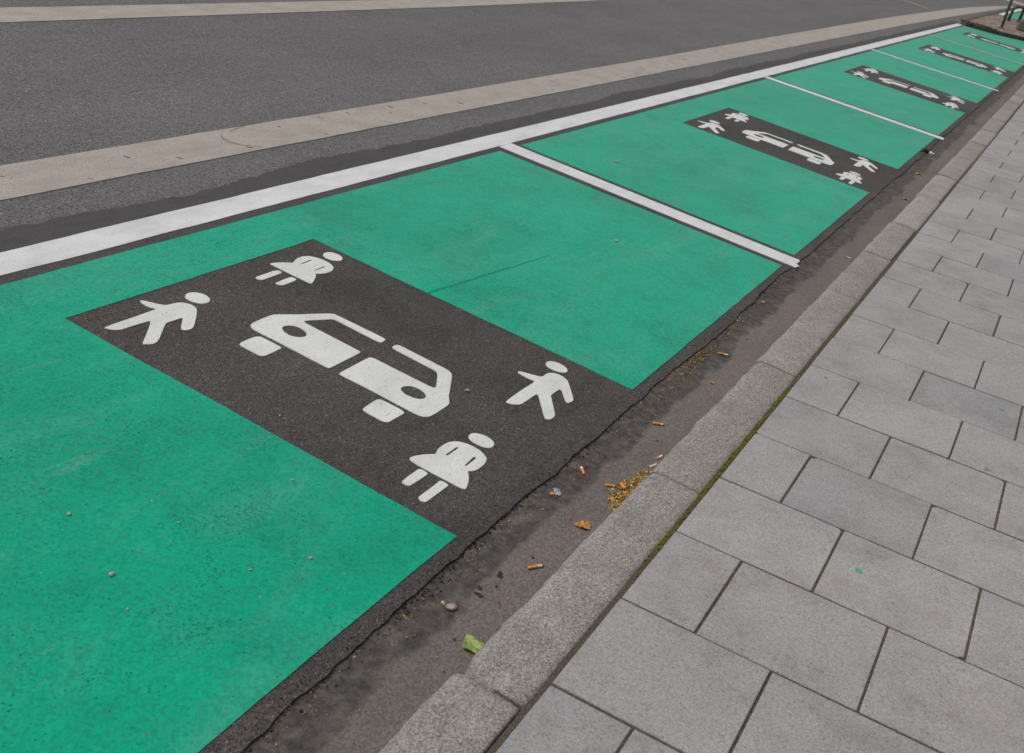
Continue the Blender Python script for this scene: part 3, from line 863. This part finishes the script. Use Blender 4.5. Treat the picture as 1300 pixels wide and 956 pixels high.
island = island_front + [(31.0, 2.60), (33.35, 2.53), (33.45, 1.9), (33.5, 0.588)]
inner_island = [(27.84, 0.592), (27.12, 1.30), (26.41, 1.91), (26.16, 2.42), (26.24, 2.47), (31.0, 2.50), (33.22, 2.44), (33.32, 1.9), (33.38, 0.592)]
tag(plate('island_paving', [inner_island], -0.03, 0.074, make_cobble()), kind='structure')
bm = bmesh.new()
M_dkerb = plain('dirty dark kerb', srgb(62, 52, 47), srgb(112, 98, 90), 14, 0.9, 0.15)
ring_o, ring_i = island, inner_island
n = len(ring_o)
ot = [bm.verts.new((x, y, 0.078)) for x, y in ring_o]
ol = [bm.verts.new((x, y, -0.03)) for x, y in ring_o]
it = [bm.verts.new((x, y, 0.080)) for x, y in ring_i]
il = [bm.verts.new((x, y, 0.03)) for x, y in ring_i]
for k in range(n):
    j = (k + 1) % n
    for q in ((ot[k], ot[j], it[j], it[k]), (ol[k], ol[j], ot[j], ot[k]), (it[k], it[j], il[j], il[k])):
        bm.faces.new(q)
bmesh.ops.recalc_face_normals(bm, faces=bm.faces)
tag(obj('island_kerb', bm, M_dkerb), kind='structure')

# dirt and weeds at the island corner
bm = bmesh.new()
s = random.Random(77)
for i in range(160):
    t = s.random()
    x, y = 26.08 + 0.28 * t, 2.47 - 0.55 * t + s.gauss(0, 0.06)
    add_blob(bm, (x + s.gauss(0.05, 0.04), y, 0.080 + abs(s.gauss(0, 0.008))), s.uniform(0.010, 0.028), 0.7, i, 0.6, 1)
tag(obj('weeds', bm, plain('dark weeds', srgb(48, 42, 32), srgb(92, 80, 60), 50, 0.95, 0.1)), kind='stuff', label='dark clump of weeds and dirt on the island kerb corner', cat='weeds')

# thin green post
M_post = plain('dark green painted steel', srgb(66, 90, 82), srgb(84, 108, 99), 30, 0.45, 0.5, 0.05)
post = tag(empty('sign_post', (27.75, 1.86, 0.074)), 'thin dark green post standing on the cobbled island by its front kerb', 'post')
bm = bmesh.new(); add_tube(bm, [(0, 0, 0), (-0.035, 0.055, 1.1), (-0.07, 0.11, 2.3)], 0.030, 14); obj('pole', bm, M_post, post, True)
bm = bmesh.new(); add_tube(bm, [(0, 0, -0.004), (0, 0, 0.012), (0, 0, 0.03)], [0.075, 0.072, 0.036], 16); obj('base_collar', bm, M_dkerb, post)
bm = bmesh.new(); add_tube(bm, [(-0.07, 0.11, 2.295), (-0.0705, 0.1105, 2.315)], [0.033, 0.026], 14); obj('cap', bm, M_post, post)

# low hooped rail
M_rail = plain('black rubbed steel', srgb(44, 42, 42), srgb(96, 88, 82), 18, 0.5, 0.5, 0.05)
rail = tag(empty('hoop_rail', (31.7, 2.04, 0.074)), 'low black tubular hoop rail standing behind the green post', 'rail')
d = Vector((0.70, -0.20, 0))
pts = [(0, 0, 0)]
H, rc = 0.37, 0.12
dn = d.normalized()
for k in range(0, 7):
    t = math.pi / 2 * k / 6
    p = dn * (rc - rc * math.cos(t)); pts.append((p.x, p.y, H - rc + rc * math.sin(t)))
for k in range(0, 7):
    t = math.pi / 2 * k / 6
    p = d - dn * rc + dn * rc * math.sin(t); pts.append((p.x, p.y, H - rc + rc * math.cos(t)))
pts.append((d.x, d.y, 0))
bm = bmesh.new(); add_tube(bm, pts, 0.038, 14); obj('hoop', bm, M_rail, rail, True)
for q in (Vector((0, 0, 0)), d):
    bm = bmesh.new(); add_tube(bm, [(q.x, q.y, -0.004), (q.x, q.y, 0.015)], [0.085, 0.08], 16); obj('foot_plate', bm, M_rail, rail)

# squat stone block
bm = bmesh.new()
bmesh.ops.create_cube(bm, size=1.0)
bmesh.ops.scale(bm, vec=(0.42, 0.44, 0.24), verts=bm.verts)
bmesh.ops.bevel(bm, geom=list(bm.edges), offset=0.03, segments=3, affect='EDGES')
for v in bm.verts:
    v.co += Vector((0, 0, 0.12)) + 0.01 * Vector((mnoise.noise(v.co * 6), mnoise.noise(v.co * 6 + Vector((3, 0, 0))), 0))
    f = 1 - 0.25 * v.co.z
    v.co.x *= f; v.co.y *= f
blk = obj('stone_block', bm, plain('grey brown stone', srgb(96, 86, 80), srgb(126, 114, 106), 16, 0.9, 0.2, 0.6))
blk.location = (29.15, 1.43, 0.072)
blk.rotation_euler = (0, 0, 0.15)
tag(blk, 'squat grey brown stone block on the island at the right edge', 'stone block')

# ------------------------------------------------------------------ litter
GZ = -0.0065
M_filter = plain('orange cigarette filter', srgb(205, 120, 38), srgb(228, 150, 66), 260, 0.75, 0.2)
M_paper = plain('white cigarette paper', srgb(196, 190, 180), srgb(222, 218, 210), 200, 0.8, 0.2)
M_ash = plain('burnt tip', srgb(60, 52, 46), srgb(120, 106, 92), 260, 0.95, 0.1)

def butt(loc, ang, lf, lp, label, r=0.0042, bend=0.0, tip=True):
    """a squashed cigarette end: orange filter, rest of the white paper, burnt tip"""
    b = tag(empty('cigarette_butt', (loc[0], loc[1], loc[2] if len(loc) > 2 else GZ), ang), label, 'cigarette butt', 'cigarette butts in the gutter')
    def seg(name, x0, x1, mat, rr):
        bm = bmesh.new()
        n = 6
        pts = [(x0 + (x1 - x0) * k / n, bend * ((x0 + (x1 - x0) * k / n) / 0.03) ** 2, rr * 0.85) for k in range(n + 1)]
        s = random.Random(int(loc[0] * 1e4) + len(name))
        add_tube(bm, pts, [rr * (1 + s.uniform(-0.10, 0.06)) for _ in pts], 12)
        for v in bm.verts:
            v.co.z = max(0.0, v.co.z * 0.9)
        return obj(name, bm, mat, b, True)
    if lf:
        seg('filter', 0, lf, M_filter, r)
    if lp:
        seg('paper', lf, lf + lp, M_paper, r * 0.93)
        if tip:
            seg('burnt_tip', lf + lp, lf + lp + 0.004, M_ash, r * 0.8)
    return b
def aim(p, q):
    return math.atan2(q[1] - p[1], q[0] - p[0])
butt((2.150, 0.652), aim((2.150, 0.652), (2.192, 0.627)), 0.026, 0.014, 'cigarette butt nearest the camera, orange with a white band, halfway up the gutter')
butt((2.662, 0.736), aim((2.662, 0.736), (2.698, 0.764)), 0.024, 0.012, 'orange butt with a white end lying by the crack, left of the yellow litter heap')
butt((3.138, 0.706), aim((3.138, 0.706), (3.160, 0.676)), 0.026, 0.009, 'orange butt lying alone beyond the litter heap, nearly across the gutter')
butt((3.900, 0.732), aim((3.900, 0.732), (3.914, 0.708)), 0.022, 0.018, 'farthest cigarette butt, lying in the gutter under the first white divider')
butt((2.935, 0.612), aim((2.935, 0.612), (2.965, 0.607)), 0.010, 0.022, 'small mostly white butt against the kerb just beyond the litter heap')
butt((2.858, 0.606, GZ + 0.008), aim((2.858, 0.606), (2.905, 0.592)), 0.0, 0.032, 'white paper end on the far tip of the yellow litter heap', tip=False)
butt((2.672, 0.612, GZ + 0.012), 0.9, 0.025, 0.0, 'bright orange filter on top of the yellow litter heap by the kerb', r=0.005)
butt((2.662, 0.668, GZ), -0.9, 0.024, 0.004, 'orange butt at the left foot of the yellow litter heap')

# heap of dry yellow blossom against the kerb
def flake(bm, c, L, w, rz, tilt, curl, s):
    ring = []
    M = Matrix.Rotation(rz, 3, 'Z') @ Matrix.Rotation(tilt, 3, 'Y')
    n = 4
    A, B = [], []
    for k in range(n + 1):
        t = k / n
        ww = w * math.sin(math.pi * (0.12 + 0.8 * t))
        z = curl * (t - 0.5) ** 2 * L * 3
        A.append(bm.verts.new(M @ Vector((L * (t - 0.5), ww / 2, z)) + Vector(c)))
        B.append(bm.verts.new(M @ Vector((L * (t - 0.5), -ww / 2, z + s.uniform(-1, 1) * w * 0.15)) + Vector(c)))
    for k in range(n):
        bm.faces.new((A[k], B[k], B[k + 1], A[k + 1]))

def make_heap():
    bm = bmesh.new()
    s = random.Random(41)
    k = 0
    while k < 1100:
        x = s.uniform(2.555, 2.90)
        t = (x - 2.555) / 0.345
        hi = (0.598 + (x - 2.555) * 0.55 if x < 2.645 else 0.648 - (x - 2.645) * 0.19)
        y = 0.574 + (hi - 0.574) * abs(s.gauss(0, 0.55))
        if y > hi + 0.008:
            continue
        d = max(0.0, (hi - y) / 0.08)
        z = GZ + 0.002 + s.random() * 0.022 * min(1, d * 1.2)
        flake(bm, (x, y, z), s.uniform(0.006, 0.014), s.uniform(0.003, 0.006), s.uniform(0, 6.28), s.gauss(0, 0.5), s.uniform(-0.4, 0.9), s)
        k += 1
    return bm
def make_dry(name, a, b, c):
    N = Nodes(name)
    col = N.ramp(N.chan(N.vor(95), 0), [(0.0, a), (0.5, b), (1.0, c)])
    return N.done(col, 0.85, 0.2)
M_dry = make_dry('dry yellow blossom', srgb(112, 84, 40), srgb(176, 144, 70), srgb(214, 190, 120))
tag(obj('blossom_litter', make_heap(), M_dry), kind='stuff', label='heap of dry yellow blossom litter piled against the kerb', cat='litter')

# seeds and crumbs of leaf caught along the crack and strewn in the gutter
def make_seeds():
    bm = bmesh.new()
    s = random.Random(51)
    for i in range(900):
        u = s.random()
        if u < 0.5:
            x, y = s.gauss(3.72, 0.22), 0.770 + s.gauss(0, 0.016)
        elif u < 0.62:
            x, y = s.gauss(4.25, 0.10), 0.775 + s.gauss(0, 0.013)
        elif u < 0.8:
            x, y = s.uniform(1.2, 3.4), 0.772 + s.gauss(0, 0.022)
        else:
            x, y = s.uniform(1.3, 9.0), s.uniform(0.585, 0.78)
        flake(bm, (x, y, GZ + 0.0025), s.uniform(0.003, 0.010), s.uniform(0.002, 0.004), s.uniform(0, 6.28), s.gauss(0, 0.35), s.uniform(-0.2, 0.8), s)
    return bm
tag(obj('seed_litter', make_seeds(), make_dry('dry seeds', srgb(70, 56, 30), srgb(132, 108, 56), srgb(186, 160, 96))), kind='stuff', label='dry seeds and leaf crumbs strewn along the gutter crack', cat='litter')

# the dark dirt those seeds lie in
def make_dirt():
    bm = bmesh.new()
    s = random.Random(61)
    for i in range(900):
        x = s.gauss(3.74, 0.24) if i < 650 else s.gauss(4.9, 0.35)
        y = 0.772 + s.gauss(0, 0.013)
        add_blob(bm, (x, y, GZ), s.uniform(0.0015, 0.0045), 0.35, i, 0.5, 1)
    return bm
tag(obj('gutter_dirt', make_dirt(), plain('damp black dirt', srgb(44, 39, 34), srgb(80, 70, 58), 120, 0.9, 0.2)), kind='stuff', label='damp black dirt packed along the gutter crack', cat='dirt')

def leaf(name, loc, rz, size, prof, mat, mat_stalk, label, curl, tilt):
    """a lobed leaf: curled blade with a midrib and a stalk"""
    root = tag(empty(name, loc, rz), label, 'leaf')
    n = len(prof)
    bm = bmesh.new()
    mid, L_, R2 = [], [], []
    s = random.Random(int(size * 1e4))
    rows = []
    for k, (t, w) in enumerate(prof):
        row = []
        for j in range(-3, 4):
            q = j / 3
            x, y = (t - 0.45) * size, w * q * size
            x -= 0.10 * abs(q) * w * size
            z = curl * size * (0.55 * (q * w * 2) ** 2 + 0.5 * (t - 0.5) ** 2) + 0.13 * size * mnoise.noise((t * 4, q * 3, size * 90)) + 0.06 * size * mnoise.noise((t * 9, q * 8, size * 50))
            row.append(bm.verts.new((x, y, max(z, 0.0) + 0.001)))
        rows.append(row)
    for a, b in zip(rows, rows[1:]):
        for j in range(6):
            bm.faces.new((a[j], b[j], b[j + 1], a[j + 1]))
    o = obj('blade', bm, mat, root, name != 'fallen_leaf')
    mod = o.modifiers.new('thickness', 'SOLIDIFY'); mod.thickness = 0.0006
    bm = bmesh.new()
    add_tube(bm, [(-0.62 * size, 0.02 * size, 0.002), (-0.45 * size, 0, 0.0025 + curl * size * 0.12), (0.0, 0, 0.0022), (0.45 * size, 0, 0.002 + curl * size * 0.12)], [0.0009, 0.0009, 0.0006, 0.0003], 6)
    obj('stalk', bm, mat_stalk, root, True)
    root.rotation_euler = (tilt[0], tilt[1], rz)
    return root
M_brown = make_dry('dry brown leaf', srgb(150, 100, 42), srgb(186, 132, 62), srgb(204, 156, 84))
M_fresh = make_dry('fresh green leaf', srgb(96, 116, 60), srgb(138, 154, 88), srgb(170, 180, 124))
lobed = [(0.0, 0.05), (0.10, 0.30), (0.20, 0.42), (0.28, 0.26), (0.40, 0.46), (0.52, 0.50), (0.60, 0.26), (0.72, 0.30), (0.84, 0.16), (1.0, 0.01)]
oval = [(0.0, 0.04), (0.10, 0.26), (0.20, 0.38), (0.32, 0.44), (0.45, 0.44), (0.58, 0.38), (0.70, 0.30), (0.82, 0.20), (0.92, 0.10), (1.0, 0.01)]
leaf('fallen_leaf', (2.428, 0.630, GZ), 2.2, 0.047, lobed, M_brown, M_brown, 'curled orange brown dead leaf lying in the gutter between kerb and crack', 0.25, (0.10, -0.08))
leaf('fallen_leaf', (1.813, 0.618, GZ), 0.9, 0.056, oval, M_fresh, M_fresh, 'pale green fallen leaf against the kerb near the bottom of the photo', 0.3, (0.05, -0.05))
M_yellow = make_dry('yellow leaf scrap', srgb(170, 120, 40), srgb(205, 160, 70), srgb(216, 182, 100))
for x, y, sz, rz, lab in ((5.821, 0.633, 0.034, 0.4, 'small yellow leaf scrap in the gutter by the kerb, beyond the notched divider end'),
                          (7.678, 0.636, 0.040, 1.4, 'yellow leaf scrap at the kerb foot level with the second dark panel'),
                          (8.667, 0.706, 0.040, 2.2, 'orange leaf scrap in the middle of the gutter past the second dark panel'),
                          (4.647, 0.768, 0.022, 0.2, 'tiny yellow leaf scrap on the crack just before the first white divider'),
                          (3.626, 0.665, 0.016, 1.0, 'tiny yellow leaf scrap in the gutter beside the farthest cigarette butt'),
                          (15.1, 0.70, 0.06, 1.1, 'yellow leaf scrap far up the gutter past the third dark panel')):
    leaf('leaf_scrap', (x, y, GZ), rz, sz, oval, M_yellow, M_yellow, lab, 0.5, (0.1, 0.05))

# bottle cap
M_cap = plain('rusty bottle cap metal', srgb(92, 78, 66), srgb(140, 124, 108), 140, 0.5, 0.5)
capo = tag(empty('bottle_cap', (1.885, 0.718, GZ)), 'rusty round bottle cap lying in the tar band, low in the gutter', 'bottle cap')
bm = bmesh.new()
prof = [(0.0015, 0.002), (0.009, 0.0022), (0.0115, 0.0035), (0.0128, 0.0062), (0.0143, 0.0058), (0.0135, 0.001), (0.0115, 0.0)]
rings = []
for r, z in prof:
    rings.append([bm.verts.new((r * (1 + (0.05 if (k % 2 and r > 0.012) else 0)) * math.cos(6.2832 * k / 42), r * (1 + (0.05 if (k % 2 and r > 0.012) else 0)) * math.sin(6.2832 * k / 42), z)) for k in range(42)])
for a, b in zip(rings, rings[1:]):
    for k in range(42):
        bm.faces.new((a[k], a[(k + 1) % 42], b[(k + 1) % 42], b[k]))
bm.faces.new(rings[0]); bm.faces.new(rings[-1])
bmesh.ops.recalc_face_normals(bm, faces=bm.faces)
obj('crown', bm, M_cap, capo)
bm = bmesh.new(); add_tube(bm, [(0, 0, 0.0026), (0, 0, 0.0031)], 0.0085, 24); obj('liner', bm, plain('cap liner', srgb(150, 132, 118), srgb(170, 152, 138), 90, 0.7), capo)

# scrap of clear wrapper
M_wrap = plain('crumpled bluish wrapper', srgb(128, 130, 142), srgb(176, 178, 188), 120, 0.25, 0.5)
bm = bmesh.new()
g = bmesh.ops.create_grid(bm, x_segments=10, y_segments=8, size=1.0)
for v in bm.verts:
    q = v.co.copy()
    rad = 1 - 0.25 * abs(q.x * q.y)
    v.co = Vector((q.x * 0.018 * rad, q.y * 0.011 * rad, 0.003 + 0.005 * mnoise.noise(q * 2.3) + 0.004 * mnoise.noise(q * 5)))
    v.co.z = max(v.co.z, 0.0005)
w = obj('wrapper_scrap', bm, M_wrap, smooth=False)
w.modifiers.new('thickness', 'SOLIDIFY').thickness = 0.0005
w.location = (2.515, 0.752, GZ); w.rotation_euler = (0, 0, 0.7)
tag(w, 'crumpled bluish grey wrapper scrap in the tar band left of the litter heap', 'wrapper')
bm = bmesh.new(); add_blob(bm, (0, 0, 0.004), 0.007, 0.6, 5, 0.3); o = obj('orange_crumb', bm, M_filter); o.location = (2.492, 0.757, GZ)
tag(o, 'orange crumb touching the bluish wrapper scrap', 'crumb')

# black and white scrap far up the gutter
sc = tag(empty('crumpled_scrap', (9.644, 0.785, -0.004)), 'small crumpled black and white scrap on the asphalt edge past the second panel', 'scrap')
for nm, off, r, m in (('black_fold', (0.0, 0.015, 0.008), 0.035, plain('black foil', srgb(24, 24, 26), srgb(50, 50, 52), 60, 0.4)), ('white_fold', (-0.015, -0.035, 0.008), 0.022, M_paper)):
    bm = bmesh.new(); add_blob(bm, off, r, 0.55, 9, 0.9, 3); obj(nm, bm, m, sc)

# white flecks and pebbles on the bays
M_peb = plain('grey pebble', srgb(140, 136, 128), srgb(180, 174, 164), 150, 0.85, 0.2)
M_pebt = plain('tan pebble', srgb(150, 140, 110), srgb(184, 172, 140), 150, 0.85, 0.2)
peb = ((1.430, 1.287, 0.0085, M_peb, 'largest grey pebble on the green paint, low in the nearest bay'),
       (1.378, 1.190, 0.0040, M_peb, 'small grey pebble on green paint just below the largest pebble'),
       (1.779, 1.036, 0.0062, M_pebt, 'tan pebble on green paint right of the others, towards the kerb'),
       (1.987, 1.256, 0.0052, M_peb, 'pale pebble on green paint just below the near edge of the dark panel'),
       (1.506, 1.496, 0.0065, M_pebt, 'flat tan pebble on green paint, farthest left of the pebbles'),
       (1.658, 1.319, 0.0045, M_peb, 'small grey pebble on green paint between the largest and the pale one'),
       (1.648, 1.102, 0.0045, M_pebt, 'small tan pebble on green paint between the largest pebble and the kerb'),
       (2.780, 1.205, 0.0090, M_peb, 'whitish pebble on the dark panel between the half car and the running boy'),
       (5.862, 2.026, 0.0140, M_peb, 'white fleck on the green paint of the second bay near the divider'),
       (4.605, 1.479, 0.0120, M_peb, 'white fleck on green paint behind the nearest dark panel'),
       (1.883, 0.736, 0.0075, M_peb, 'grey pebble touching the rusty bottle cap'),
       (2.20, 1.47, 0.0040, M_peb, 'tiny white pebble on the dark panel below the car symbol'))
for i, (x, y, r, m, lab) in enumerate(peb):
    bm = bmesh.new(); r *= 0.8
    add_blob(bm, (0, 0, r * 0.4), r, 0.5, i + 3, 0.6, 3)
    o = obj('pebble', bm, m, smooth=True)
    o.location = (x, y, Z1 if y > 0.84 else GZ)
    tag(o, lab, 'pebble', 'loose pebbles')
# tar drips in the gutter
M_tar = plain('tar drip', srgb(40, 36, 34), srgb(62, 56, 53), 120, 0.8, 0.2)
gut = bpy.data.objects['gutter']
for x, y, r, a in ((2.075, 0.690, 0.013, 0.3), (1.995, 0.702, 0.009, 0.9), (2.03, 0.676, 0.006, 0.2), (1.972, 0.690, 0.012, 1.4), (1.80, 0.655, 0.006, 0.4), (2.20, 0.665, 0.005, 0.1), (1.70, 0.62, 0.004, 0.2)):
    s = random.Random(int(x * 997))
    pts = []
    for k in range(16):
        t = 6.2832 * k / 16
        rr = r * (1 + s.uniform(-0.35, 0.35))
        px, py = rr * math.cos(t), rr * 0.55 * math.sin(t)
        pts.append((x + px * math.cos(a) - py * math.sin(a), y + px * math.sin(a) + py * math.cos(a)))
    plate('tar_drip', [smooth_loop(pts, 1)], -0.012, -0.0055, M_tar, gut)
